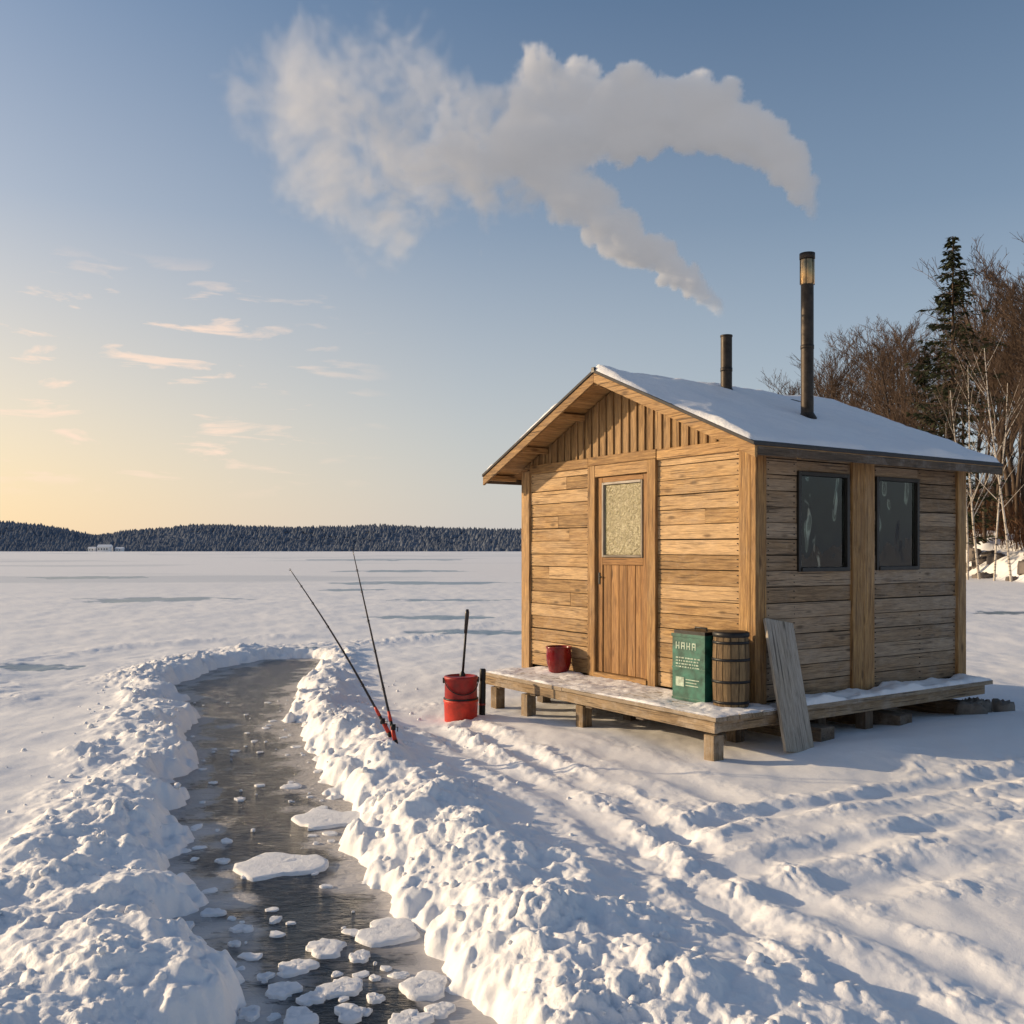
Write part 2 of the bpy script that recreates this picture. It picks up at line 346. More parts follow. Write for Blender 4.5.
# ---------------------------------------------------------------- channel water
def watermat():
    m,nt,b=newmat('channel_ice_water'); geo=nt.nodes.new('ShaderNodeNewGeometry'); P=geo.outputs['Position']
    w1=noise(nt,mapping(nt,P,(1.0,1.9,1)),4.5,8,0.68,1.0); w2=noise(nt,mapping(nt,P,(.8,2.2,1)),17,4,0.6,0.9)
    w0=noise(nt,P,1.4,4,.6)
    sx=nt.nodes.new('ShaderNodeSeparateXYZ'); L(nt,P,sx.inputs[0])
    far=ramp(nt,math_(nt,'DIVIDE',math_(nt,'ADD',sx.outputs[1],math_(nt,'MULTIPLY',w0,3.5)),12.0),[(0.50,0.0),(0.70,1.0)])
    sh=attr(nt,'edge').outputs['Fac']
    mixn=math_(nt,'ADD',math_(nt,'MULTIPLY',w1,0.5),math_(nt,'MULTIPLY',w2,0.5))
    sl=ramp(nt,math_(nt,'ADD',mixn,math_(nt,'MULTIPLY',sh,.22)),[(0.48,0.0),(0.60,1.0)])
    slc=math_(nt,'MULTIPLY',sl,math_(nt,'ADD',math_(nt,'MULTIPLY',far,0.42),math_(nt,'ADD',math_(nt,'MULTIPLY',sh,.8),.03)),clamp=True)
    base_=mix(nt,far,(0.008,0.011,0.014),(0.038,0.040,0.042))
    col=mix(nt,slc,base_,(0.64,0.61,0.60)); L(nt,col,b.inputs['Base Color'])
    L(nt,ramp(nt,math_(nt,'ADD',slc,math_(nt,'MULTIPLY',far,.2)),[(0.0,0.03),(0.5,0.20),(1.0,0.5)]),b.inputs['Roughness'])
    b.inputs['IOR'].default_value=1.33
    h=math_(nt,'MULTIPLY',mixn,math_(nt,'ADD',math_(nt,'MULTIPLY',far,.95),0.10))
    bump(nt,h,1.0,0.13,b); return m
wp=[];nw=220
for y in np.linspace(1.0,16.4,nw):
    a=np.interp(y,cy,cxl)-.6; c=np.interp(y,cy,cxr)+.6
    for t in np.linspace(0,1,50): wp.append((a+(c-a)*t,y,-0.085))
wp=np.array(wp); _,_,sw=height(wp[:,0],wp[:,1],True)
edge=sstep(-.34,-.04,sw+.18*fbm2(wp[:,0]*3,wp[:,1]*3,3,77))
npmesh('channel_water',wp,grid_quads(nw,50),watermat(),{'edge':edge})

# ---------------------------------------------------------------- ice floes & snow clods
def blob(mb,c,r,flat,seed,sub=14,irregular=.25):
    vs=[];fs=[];nr=6; ph=[random.uniform(0,6.28) for _ in range(4)]
    vs.append((c[0],c[1],c[2]+flat))
    jit=[random.uniform(-.12,.12) for _ in range(sub)]; el=random.uniform(.75,1.0); ea=random.uniform(0,3.14)
    for i in range(1,nr+1):
        t=i/nr
        for k in range(sub):
            a=2*math.pi*k/sub
            R=r*(1+irregular*(math.sin(2*a+ph[0])*.6+math.sin(3*a+ph[1])*.45+math.sin(5*a+ph[2])*.3+math.sin(9*a+ph[3])*.2)+jit[k]*.8)*(el+(1-el)*abs(math.cos(a-ea)))
            z=flat*math.sqrt(max(0,1-t**4)) if i<nr else -flat*.5
            q_=math.sin(t*math.pi/2)**.8
            vs.append((c[0]+R*q_*math.cos(a),c[1]+R*q_*math.sin(a),c[2]+z*(1+random.uniform(-.22,.22))))
    for k in range(sub): fs.append((0,1+k,1+(k+1)%sub))
    for i in range(nr-1):
        for k in range(sub):
            k2=(k+1)%sub; fs.append((1+i*sub+k,1+(i+1)*sub+k,1+(i+1)*sub+k2,1+i*sub+k2))
    mb.add(vs,fs,0,0,None,True)
fl=MB()
for px,py,w in [(330,820,72),(280,867,80),(388,934,68),(326,950,40),(297,969,36),(341,990,44),(283,992,36),(425,988,52),(213,914,22),
                (275,921,14),(265,978,16),(350,1015,34),(300,1020,40),(360,958,24),(292,787,20),(223,862,14),(240,800,12),(312,1000,26),(235,945,12),(410,1022,40),(250,1015,24),(242,930,20),(440,1012,30),(375,1000,18)]:
    d=(CH+.085)*F/(py-HOR); x=(px-512)*d/F; blob(fl,(x,d,-.083),w*.5*d/F,min(.020,.010+.00018*w),0,26,.24)
# small slush pieces gathered near the edges
nS=2500; sxx=np.array([random.uniform(-4.4,.2) for _ in range(nS)]); syy=np.array([random.uniform(2.8,11) for _ in range(nS)])
_,_,s_s=height(sxx,syy,True); n=0
for x,y,s in zip(sxx,syy,s_s):
    if n>=170: break
    if s>-.08 or random.random()>.08+math.exp(s/.12)*1.2+(.15 if y<4.6 else 0): continue
    blob(fl,(x,y,-.084),random.choice([.010,.014,.02,.026,.04])*random.uniform(.7,1.3),random.uniform(.005,.012),0,10,.3); n+=1
fl.obj('ice_floes',[M_snow])
cl=MB(); nC=6000
xx=np.array([random.uniform(-5,2.0) for _ in range(nC)]); yy=np.array([random.uniform(2.2,12) for _ in range(nC)])
hh_,_,ss=height(xx,yy,True); n=0
for x,y,z,s in zip(xx,yy,hh_,ss):
    if n>420: break
    if s<.05 or s>1.4 or random.random()>math.exp(-max(0,s-.2)/.5): continue
    r=random.choice([.008,.010,.012,.015,.018,.022,.03])*random.uniform(.7,1.3)
    vs=[];sub=7;ph=random.uniform(0,6)
    for i in range(1,5):
        la=math.pi*i/5-math.pi/2
        for k in range(sub):
            a=2*math.pi*k/sub+ph; q_=r*random.uniform(.7,1.25); vs.append((x+q_*math.cos(la)*math.cos(a),y+q_*math.cos(la)*math.sin(a),z+r*.2+q_*.8*math.sin(la)))
    vs+= [(x,y,z+r*1.0),(x,y,z-r*.5)]
    fs=[(i*sub+k,i*sub+(k+1)%sub,(i+1)*sub+(k+1)%sub,(i+1)*sub+k) for i in range(3) for k in range(sub)]
    fs+=[(3*sub+k,3*sub+(k+1)%sub,4*sub) for k in range(sub)]+[((k+1)%sub,k,4*sub+1) for k in range(sub)]
    cl.add(vs,fs,0,0,None,True); n+=1
cl.obj('snow_clods',[M_snow])

# ---------------------------------------------------------------- the cabin
W_=3.374; D_=3.042; DZ=0.355; WT=2.56
RZ=3.40; SL=0.435; MX=W_/2
def roofz(x): return RZ-SL*abs(x-MX)
hut=bpy.data.objects.new('wooden_fishing_cabin',None); sc.collection.objects.link(hut); hut.location=A0; hut.rotation_euler=(0,0,HROT)
ROW=0.138
def planks(mb,horiz0,horiz1,openings,axis,face,out,z0=DZ+.01,z1=WT,mat=0,th_=.028):
    z=z0
    def emit(p0,p1,za,zb_):
        j=random.uniform(-.005,.005); f0,f1=sorted((face,face+out*(th_+j)))
        g0,g1=sorted((face-out*.03,face-out*.004)); a=za+random.uniform(.001,.005); b=zb_-random.uniform(.001,.005)
        k0,k1,k2,k3=[random.uniform(-.0025,.0025) for _ in range(4)]
        if axis=='x':
            mb.hexa([(p0,f0,a+k0),(p1,f0,a+k1),(p1,f1,a+k1),(p0,f1,a+k0),(p0,f0,b+k2),(p1,f0,b+k3),(p1,f1,b+k3),(p0,f1,b+k2)],mat,0); mb.box(p0,p1,g0,g1,za,zb_,1,0)
        else:
            mb.hexa([(f0,p0,a+k0),(f1,p0,a+k0),(f1,p1,a+k1),(f0,p1,a+k1),(f0,p0,b+k2),(f1,p0,b+k2),(f1,p1,b+k3),(f0,p1,b+k3)],mat,1); mb.box(g0,g1,p0,p1,za,zb_,1,1)
    while z<z1-.02:
        zt=min(z+ROW,z1); seg=[(horiz0,horiz1)]
        for a,b,c,d in openings:
            ns=[]
            for s0,s1 in seg:
                if zt<=c+.03 or z>=d-.03 or s1<=a or s0>=b: ns.append((s0,s1))
                else:
                    if a-s0>.02: ns.append((s0,a))
                    if s1-b>.02: ns.append((b,s1))
                    if z<d<zt-.02: emit(a+.001,b-.001,d-.01,zt)
                    if z+.02<c<zt: emit(a+.001,b-.001,z,c+.01)
            seg=ns
        for s0,s1 in seg:
            parts=[(s0,s1)]
            if s1-s0>1.0 and random.random()<.25:
                c_=random.uniform(s0+.35,s1-.35); parts=[(s0,c_-.0015),(c_+.0015,s1)]
            for p0,p1 in parts: emit(p0,p1,z,zt)
        z=zt
w=MB()
planks(w,0.08,W_-.10,[(1.19,2.18,DZ-.1,2.49)],'x',0.0,-1)
planks(w,0.0,W_,[],'x',D_,1)
w.obj('wall_front_back',[M_plank,M_int],hut,.004)
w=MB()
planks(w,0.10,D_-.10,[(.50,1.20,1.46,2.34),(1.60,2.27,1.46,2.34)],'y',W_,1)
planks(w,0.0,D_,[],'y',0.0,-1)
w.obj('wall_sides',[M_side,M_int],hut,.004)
nl=MB()
for k in range(16):
    z=DZ+.01+ROW*(k+.5)
    for x in (.14,1.13,2.24,W_-.17): 
        for dz in(-.03,.03): nl.box(x-.004,x+.004,-.0345,-.026,z+dz-.004,z+dz+.004,0,0)
    for y in (.13,.46,1.60,2.3,D_-.16):
        for dz in(-.03,.03): nl.box(W_+.026,W_+.0345,y-.004,y+.004,z+dz-.004,z+dz+.004,0,0)
nl.obj('nails',[M_black],hut)
t=MB()
t.box(-.05,.10,-.055,-.001,DZ-.05,WT-.02,0,2)
t.box(-.058,-.002,-.052,.09,DZ-.05,WT-.02,0,2)
t.box(W_-.13,W_-.002,-.058,-.001,DZ-.05,2.62,0,2)
t.box(W_+.001,W_+.062,-.060,.075,DZ-.05,2.6,0,2)
t.box(W_+.001,W_+.055,1.235,1.40,DZ-.04,2.58,0,2); t.box(W_+.001,W_+.052,1.405,1.56,DZ-.04,2.58,0,2)
t.box(W_+.001,W_+.060,D_-.13,D_+.01,DZ-.05,2.56,0,2)
t.box(.102,1.165,-.052,-.001,2.50,2.60,0,0); t.box(1.168,2.2,-.055,-.001,2.515,2.605,0,0); t.box(2.205,W_-.135,-.050,-.001,2.50,2.60,0,0)
t.box(W_+.002,W_+.04,.08,1.23,2.53,2.60,0,1); t.box(W_+.002,W_+.04,1.565,D_-.135,2.53,2.60,0,1)
t.obj('corner_posts_trim',[M_trim],hut,.006)
g=MB(); bw=.118
def vboard(x0,x1,y0,y1,z0,mat):
    zt0,zt1=roofz(x0)-.07,roofz(x1)-.07
    if min(zt0,zt1)<z0+.02: zt0=max(zt0,z0+.01); zt1=max(zt1,z0+.01)
    g.hexa([(x0,y0,z0),(x1,y0,z0),(x1,y1,z0),(x0,y1,z0),(x0,y0,zt0),(x1,y0,zt1),(x1,y1,zt1),(x0,y1,zt0)],mat,2)
for yy,sg in((0.0,-1),(D_,1)):
    x=0.0
    while x<W_-.01:
        x1=min(x+bw,W_)
        cuts=[x,x1] if not(x<MX<x1) else [x,MX,x1]
        for a,b in zip(cuts[:-1],cuts[1:]):
            y0,y1=sorted((yy,yy+sg*.018)); vboard(a+.001,b-.001,y0,y1,2.602,0)
        y0,y1=sorted((yy+sg*.019,yy+sg*.034)); 
        if x>.05 and not (x-.02<MX<x+.02): vboard(x-.013,x+.013,y0,y1,2.602,0)
        x=x1
g.obj('gable_boards',[M_gable],hut,.003)
d=MB()
d.box(1.17,1.285,-.062,.02,DZ+.0,2.512,0,2); d.box(2.085,2.20,-.062,.02,DZ+.0,2.512,0,2)
d.box(1.287,2.083,-.060,.02,2.395,2.510,0,0); d.box(1.287,2.083,-.075,.02,DZ+.002,DZ+.05,0,0)
zb,zt=DZ+.055,2.39
d.box(1.292,1.375,-.030,.0,zb,zt,1,2); d.box(1.995,2.078,-.030,.0,zb,zt,1,2)
d.box(1.377,1.993,-.030,.0,2.335,zt,1,0); d.box(1.377,1.993,-.030,.0,1.50,1.575,1,0); 
xx=1.378
for i in range(5):
    d.box(xx+.004,xx+.1185,-.020,-.001,zb,1.498,1,2); xx+=.123
d.box(1.36,2.0,-.0009,.01,zb,1.5,4,0)
d.box(1.377,1.40,-.042,-.006,1.577,2.333,3,2);d.box(1.97,1.993,-.042,-.006,1.577,2.333,3,2)
d.box(1.402,1.968,-.042,-.006,2.31,2.333,3,0);d.box(1.402,1.968,-.042,-.006,1.577,1.60,3,0)
d.box(1.402,1.968,-.018,-.008,1.602,2.308,2,0)
d.box(1.318,1.342,-.040,-.031,1.30,1.42,4,2); d.tube([(1.33,-.05,1.38),(1.38,-.05,1.38)],.007,8,4)
d.obj('door',[M_trim,M_door,M_frost,M_board,M_black],hut,.004)
wn=MB()
for y0,y1 in((.50,1.20),(1.60,2.27)):
    z0,z1=1.46,2.34; f=.035; a,b=W_-.03,W_+.05
    wn.box(a,b,y0,y0+f,z0,z1,0,2); wn.box(a,b,y1-f,y1,z0,z1,0,2)
    wn.box(a,b,y0+f,y1-f,z1-f,z1,0,1); wn.box(a,b+.012,y0+f,y1-f,z0,z0+f,0,1)
    wn.box(W_+.010,W_+.018,y0+f,y1-f,z0+f,z1-f,1,1)
wn.obj('window_frames',[M_frame,M_glass],hut,.003)
cu=[]
for y0,y1 in((.46,.66),(1.04,1.26),(1.58,1.74),(2.12,2.32)):
    for k in range(60):
        yy=y0+(y1-y0)*k/59
        for z in(1.40,2.42): cu.append((W_-.10+.02*math.sin(yy*62)+.008*math.sin(yy*143),yy,z))
cu=np.array(cu); qs=np.concatenate([grid_quads(60,2)+120*i for i in range(4)])
npmesh('curtains',cu,qs,M_curt,parent=hut)
inn=MB(); inn.box(.05,W_-.05,.05,D_-.05,DZ-.02,DZ+.0,0,0); inn.box(.05,W_-.05,.06,D_-.06,WT,WT+.02,0,0); inn.box(1.9,2.6,1.0,2.4,DZ,1.2,0,0)
inn.obj('interior',[M_int],hut)
YF,YB=-.36,3.20; XL,XR=MX-2.03,MX+2.04
r=MB()
for sx_,xe in((-1,XL),(1,XR)):
    a,b=sorted((xe,MX))
    z=lambda x,o: roofz(x)+o
    r.hexa([(a,YF-.045,z(a,-.028)),(b,YF-.045,z(b,-.028)),(b,YB+.02,z(b,-.028)),(a,YB+.02,z(a,-.028)),(a,YF-.045,z(a,0)),(b,YF-.045,z(b,0)),(b,YB+.02,z(b,0)),(a,YB+.02,z(a,0))],0,0)
    nB=15
    for i in range(nB):
        u0=a+(b-a)*i/nB+.0015;u1=a+(b-a)*(i+1)/nB-.0015
        for y0,y1 in((YF,.0),(.003,YB)):
            r.hexa([(u0,y0,z(u0,-.052)),(u1,y0,z(u1,-.052)),(u1,y1,z(u1,-.052)),(u0,y1,z(u0,-.052)),(u0,y0,z(u0,-.030)),(u1,y0,z(u1,-.030)),(u1,y1,z(u1,-.030)),(u0,y1,z(u0,-.030))],1,1)
    for y0,y1 in((YF-.032,YF-.003),(YB+.0,YB+.018)):
        r.hexa([(a,y0,z(a,-.125)),(b,y0,z(b,-.125)),(b,y1,z(b,-.125)),(a,y1,z(a,-.125)),(a,y0,z(a,-.031)),(b,y0,z(b,-.031)),(b,y1,z(b,-.031)),(a,y1,z(a,-.031))],2,0)
    e0,e1=(xe,xe+.02) if sx_<0 else (xe-.02,xe)
    r.box(e0,e1,YF,YB,roofz(xe)-.105,roofz(xe)-.034,3,1)
    for q_ in(.33,.66,.97):
        xc=MX+sx_*(2.0*q_-.02); r.box(xc-.03,xc+.03,YF,-.02,roofz(xc)-.125,roofz(xc)-.066,1,1)
    for yy in np.arange(.15,3.1,.58):
        x0,x1=sorted((xe-sx_*.025,(W_+.063) if sx_>0 else -.06)); 
        r.hexa([(x0,yy,z(x0,-.12)),(x1,yy,z(x1,-.12)),(x1,yy+.045,z(x1,-.12)),(x0,yy+.045,z(x0,-.12)),(x0,yy,z(x0,-.054)),(x1,yy,z(x1,-.054)),(x1,yy+.045,z(x1,-.054)),(x0,yy+.045,z(x0,-.054))],2,0)
r.box(MX-.03,MX+.03,YF,-.02,RZ-.15,RZ-.08,2,1)
r.box(MX-.022,MX+.022,YF-.047,YF-.02,RZ-.03,RZ+.022,4,1)
r.obj('roof',[M_roof,M_soffit,M_trim,M_dark,M_black],hut,.003)
def snowsheet(name,x0,x1,y0,y1,zf,thick,nseed,bias=.6,nscale=2.5,edge=.07,step=.03,parent=hut,mat=None):
    nx=max(4,int((x1-x0)/step)); ny=max(4,int((y1-y0)/step))
    gx,gy=np.meshgrid(np.linspace(x0,x1,nx),np.linspace(y0,y1,ny)); gx=gx.ravel();gy=gy.ravel()
    n_=fbm2(gx*nscale+5,gy*nscale,4,nseed); e=np.minimum(np.minimum(gx-x0,x1-gx),np.minimum(gy-y0,y1-gy))
    e=e+.02*fbm2(gx*8,gy*8,2,nseed+3)*(e>.001)
    ed=np.sqrt(np.clip(1-(1-np.clip(e/edge,0,1))**2,0,1))
    z=np.array([zf(a) for a in gx])+thick*(bias+n_*.9)*ed-.004*(1-ed)+.003*fbm2(gx*14,gy*14,2,nseed+7)*ed
    return npmesh(name,np.stack([gx,gy,z],-1),grid_quads(ny,nx),mat or M_snow,parent=parent)
snowsheet('roof_snow_right',MX+.0,XR-.03,YF-.035,YB+.01,roofz,.040,101,.85,1.1,.05)
snowsheet('roof_snow_left',XL+.03,MX,YF-.035,YB+.01,roofz,.045,103,.7,1.3,.05)
c=MB()
def pipe(x,y,z0,z1,rad,cap):
    c.lathe([(rad,z0),(rad,z1)],24,0,(x,y,0)); 
    c.lathe([(rad*1.7,z0+.0),(rad*1.5,z0+.05),(rad*1.1,z0+.09),(rad*1.02,z0+.10)],24,0,(x,y,0))
    zz=z0+(z1-z0)*.45; c.lathe([(rad,zz-.02),(rad*1.06,zz-.018),(rad*1.06,zz+.018),(rad,zz+.02)],24,0,(x,y,0))
    if cap:
        c.lathe([(rad*1.02,z1-.30),(rad*1.14,z1-.29),(rad*1.14,z1-.06),(rad*1.02,z1-.05)],24,1,(x,y,0))
        c.lathe([(rad*1.05,z1-.05),(rad*1.22,z1-.045),(rad*1.22,z1+.01),(rad*.9,z1+.012),(rad*.85,z1-.1),(0.001,z1-.1)],24,0,(x,y,0))
        for k in range(6):
            a=k*math.pi/3; c.tube([(x+rad*1.16*math.cos(a),y+rad*1.16*math.sin(a),z1-.3),(x+rad*1.16*math.cos(a),y+rad*1.16*math.sin(a),z1-.05)],.004,5,0)
    else: c.lathe([(rad,z1-.02),(rad*1.08,z1-.018),(rad*1.08,z1),(rad*.9,z1),(rad*.88,z1-.15),(0.001,z1-.15)],24,0,(x,y,0))
pipe(2.7,1.5,roofz(2.7)-.05,4.58,.062,True); pipe(2.0,1.1,roofz(2.0)-.05,3.86,.058,False)
c.obj('chimney_pipes',[M_pipe,M_brass],hut)
dk=MB(); yb=-.80
for i in range(6):
    y0=yb+i*.135; y1=y0+.129
    if i==5: y1=-.064
    xs_=[.30+random.uniform(-.02,.02),random.uniform(1.3,2.4),3.70+random.uniform(-.015,.015)]
    for a,b in zip(xs_[:-1],xs_[1:]): dk.box(a+.001,b-.002,y0,y1,DZ-.038+random.uniform(-.002,.002),DZ+random.uniform(-.003,.002),0,0)
for i in range(2):
    x0=W_+.066+i*.125; dk.box(x0,x0+.121,-.060,3.10,DZ-.045,DZ-.004,0,1)
dk.obj('deck_boards',[M_deck],hut,.005)
bm_=MB()
bm_.box(.33,3.68,-.79,-.745,DZ-.13,DZ-.042,0,0)
bm_.box(.33,3.60,-.12,-.06,DZ-.15,DZ-.042,1,0)
bm_.box(3.60,3.66,-.742,-.06,DZ-.13,DZ-.042,0,1)
bm_.box(3.56,3.615,-.05,3.08,DZ-.15,DZ-.048,0,1)
bm_.box(-.03,3.40,-.05,.05,DZ-.20,DZ-.045,1,0); bm_.box(-.03,3.40,D_-.06,D_+.02,DZ-.20,DZ-.02,1,0)
bm_.box(-.02,.08,.06,D_-.07,DZ-.20,DZ-.02,1,1); bm_.box(3.28,3.40,.06,D_-.07,DZ-.20,DZ-.05,1,1)
for xq in(.5,1.15,2.05,2.75): bm_.box(xq-.05,xq+.05,-.742,-.12,DZ-.16,DZ-.06,1,1)
for x_,y_ in((.45,-.70),(1.05,-.72),(1.9,-.68),(3.60,-.72),(.45,-.1),(1.9,-.1),(3.2,-.05),(3.5,1.3),(3.3,.9),(.05,1.5)):
    bm_.box(x_-.055,x_+.055,y_-.055,y_+.055,-.25,DZ-.152,0 if y_<-.5 else 1,2)
for y_ in (.5,1.6,2.75):
    bm_.box(2.9,3.72,y_-.08,y_+.10,-.1,DZ-.205,1,0)
bm_.obj('deck_frame',[M_dfr,M_dark],hut,.006)
snowsheet('deck_snow_side',W_+.07,W_+.31,.25,3.10,lambda x:DZ-.006,.05,111,.8,2.0,.04,.015)
snowsheet('deck_snow_front',.31,3.69,-.79,-.07,lambda x:DZ-.004,.022,113,.45,3.0,.03,.015)
st=MB()
for i in range(7):
    blob(st,(3.5+.3*random.random(),2.6+.5*random.random(),.02),.10,.13,0,10)
st.obj('footing_stones',[simple('stone',(0.16,0.14,0.12),.8,0,.4,10,.5)],hut)
lb=MB(); lb.box(-.165,.165,-.015,.015,0,1.12,0,2)
lo=lb.obj('leaning_wooden_board',[M_board],None,.004)
bot=HW(3.86,-.02,.0); top=HW(3.455,.19,1.07); bot.z=.02
zc=(top-bot).normalized(); xc=(V-V.dot(zc)*zc).normalized(); yc=zc.cross(xc)
lo.matrix_world=Matrix(((xc.x,yc.x,zc.x,bot.x),(xc.y,yc.y,zc.y,bot.y),(xc.z,yc.z,zc.z,bot.z),(0,0,0,1)))
# ---------------------------------------------------------------- objects on deck
hr=(0,0,HROT)
tn=MB(); wx,wy,hh=.39,.30,.62
tn.box(-wx/2,wx/2,-wy/2,wy/2,0.0,hh-.05,0,2)
tn.box(-wx/2-.006,wx/2+.006,-wy/2-.006,wy/2+.006,0,.025,0,0); tn.box(-wx/2-.007,wx/2+.007,-wy/2-.007,wy/2+.007,hh-.075,hh-.048,0,0)
tn.box(-wx/2+.01,wx/2-.01,-wy/2+.01,wy/2-.01,hh-.05,hh-.02,2,0)
tn.box(-wx/2-.004,wx/2+.004,-wy/2-.004,wy/2+.004,.27,.285,0,0)
yl=-wy/2-.0035
def stroke(x0,x1,z0,z1): tn.box(x0,x1,yl,-wy/2+.001,z0,z1,1,0)
for i,xl_ in enumerate((-.15,-.085,-.02,.045)):
    stroke(xl_,xl_+.012,.44,.50); stroke(xl_+.034,xl_+.046,.44,.50)
    if i%2: stroke(xl_+.012,xl_+.034,.488,.50)
    stroke(xl_+.012,xl_+.034,.462,.472)
for k in range(4):
    x=-.15
    while x<.12:
        l=random.uniform(.012,.035); stroke(x,x+l,.36-.026*k,.372-.026*k); x+=l+random.uniform(.006,.014)
stroke(-.15,-.05,.12,.20); stroke(-.03,.13,.18,.188); stroke(-.03,.10,.155,.163); stroke(-.03,.12,.13,.138)
tn.tube([(-.07,0,hh-.02),(-.07,0,hh+.0),(.07,0,hh+.0),(.07,0,hh-.02)],.008,8,2)
tn.obj('green_storage_tin',[M_green,M_cream,M_black],None,.006,HW(3.01,-.27,DZ+.003),hr)
bl=MB(); nst=14
for k in range(nst):
    a0=2*math.pi*k/nst+.02;a1=2*math.pi*(k+1)/nst-.02; vs=[];fs=[]
    for i,z in enumerate(np.linspace(0,.58,7)):
        R=.142+.010*math.sin(math.pi*z/.58)
        for a in(a0,(a0+a1)/2,a1): vs.append((R*math.cos(a),R*math.sin(a),z))
    for i in range(6):
        for j in range(2): fs.append((i*3+j,i*3+j+1,(i+1)*3+j+1,(i+1)*3+j))
    bl.add(vs,fs,0,2,None,False)
bl.lathe([(.134,0),(.134,.56),(0.001,.56)],28,1)
for z in(.03,.20,.38,.52):
    R=.143+.010*math.sin(math.pi*z/.58); bl.lathe([(R-.01,z),(R+.004,z),(R+.004,z+.022),(R-.01,z+.022)],28,1)
bl.lathe([(.145,.575),(.151,.58),(.151,.61),(.135,.62),(0.001,.62)],28,1)
bl.obj('wooden_barrel',[M_barrel,M_black],None,0,HW(3.375,-.29,DZ+.003))
pt=MB(); pt.lathe([(0.001,0),(.09,0),(.105,.02),(.128,.10),(.135,.18),(.128,.245),(.138,.262),(.140,.275),(.130,.278),(.122,.262),(.120,.20),(.10,.03),(.001,.02)],36,0)
pt.tube([(.13,0,.21),(.165,0,.21),(.175,0,.17),(.165,0,.11),(.128,0,.09)],.010,8,0)
pt.obj('red_enamel_pot',[M_enamel],None,0,HW(.86,-.20,DZ+.004),(0,0,.9))
bx,by=-.50,9.35; bz=hz(bx,by)
bk=MB()
bk.lathe([(0.001,0),(.150,0),(.160,.012),(.166,.20),(.172,.205),(.172,.225),(.164,.23)],36,0)
bk.lathe([(.158,.228),(.160,.235),(.158,.42),(.166,.425),(.168,.445),(.160,.455),(.135,.458),(.13,.445),(.001,.44)],36,1)
bk.lathe([(.16,.225),(.171,.232),(.171,.242),(.158,.246)],36,2)
hd=[(.165*math.cos(t_),0,.42-.13*math.sin(t_)) for t_ in np.linspace(0,math.pi,14)]
hd=[(x,-.165*math.sin(math.acos(max(-1,min(1,x/.168))))-.006,z) for x,y,z in hd]
bk.tube(hd,.005,6,2); bk.box(-.178,-.16,-.02,.02,.39,.44,2,0); bk.box(.16,.178,-.02,.02,.39,.44,2,0)
bk.obj('red_bucket',[M_redor,M_red,M_black],None,0,(bx,by,bz-.03),(0,0,.2))
cs=MB(); cs.tube([(0,0,0),(.02,0,.25),(.045,.01,.60)],[.012,.012,.012],8,0); cs.tube([(.03,.0066,.42),(.046,.01,.62),(.048,.01,.655)],[.017,.021,.014],10,1); cs.lathe([(.03,-.0),(.03,.02),(.012,.05)],12,0)
cs.obj('ice_chisel',[M_black,M_carbon],None,0,(bx+.015,by,bz+.42))
tm=MB(); tm.lathe([(0.001,0),(.032,0),(.034,.01),(.034,.32),(.028,.355),(.028,.36),(.031,.365),(.031,.47),(.026,.48),(.001,.48)],20,0)
tm.lathe([(.0345,.12),(.036,.122),(.036,.135),(.0345,.137)],20,1)
tm.obj('thermos_flask',[M_black,M_red],None,0,(-.30,9.50,hz(-.30,9.5)-.02),(0,.02,0))
def rod(base,tip,sag,name):
    r=MB(); base=Vector(base);tip=Vector(tip); n_=26
    pts=[base.lerp(tip,i/n_)+Vector((0,0,sag*math.sin(math.pi*i/n_))) for i in range(n_+1)]
    rad=[.0085*(1-i/n_)**.8+.0028 for i in range(n_+1)]
    r.tube(pts,rad,8,0)
    d=(pts[1]-pts[0]).normalized()
    def seg(a,b,ra,rb,m): r.tube([pts[0]+d*a,pts[0]+d*(a+b)/2,pts[0]+d*b],[ra,(ra+rb)/2*1.06,rb],12,m)
    seg(-.02,.02,.019,.019,2); seg(.015,.13,.017,.015,1); seg(.13,.17,.012,.012,2); seg(.17,.25,.014,.011,1)
    rc=pts[0]+d*.15+Vector((.02,-.035,-.02)); q=Vector((1,0,0))
    r.tube([rc-q*.018,rc-q*.017,rc+q*.017,rc+q*.018],[.015,.024,.024,.015],16,2); r.tube([rc+q*.018,rc+q*.035,rc+q*.035+Vector((0,-.02,-.03))],.004,6,2)
    r.tube([pts[0]+d*.15,rc],.005,6,2)
    for t_ in(.3,.48,.64,.78,.90,1.0):
        i=min(n_,int(t_*n_)); p=pts[i]; R=.013*(1.2-t_*.6)
        ring=[p+Vector((0,-R,0))+Vector((R*math.cos(a),0,R*math.sin(a))) for a in np.linspace(0,2*math.pi,11)]
        r.tube(ring,.0016,5,2,cap=False)
    r.obj(name,[M_carbon,M_redor,M_black])
rod((-.975,7.62,hz(-.975,7.62)+.02),(-1.80,7.75,1.49),.05,'fishing_rod')
rod((-.915,7.50,hz(-.915,7.5)+.01),(-1.32,7.9,1.66),.0,'fishing_rod')

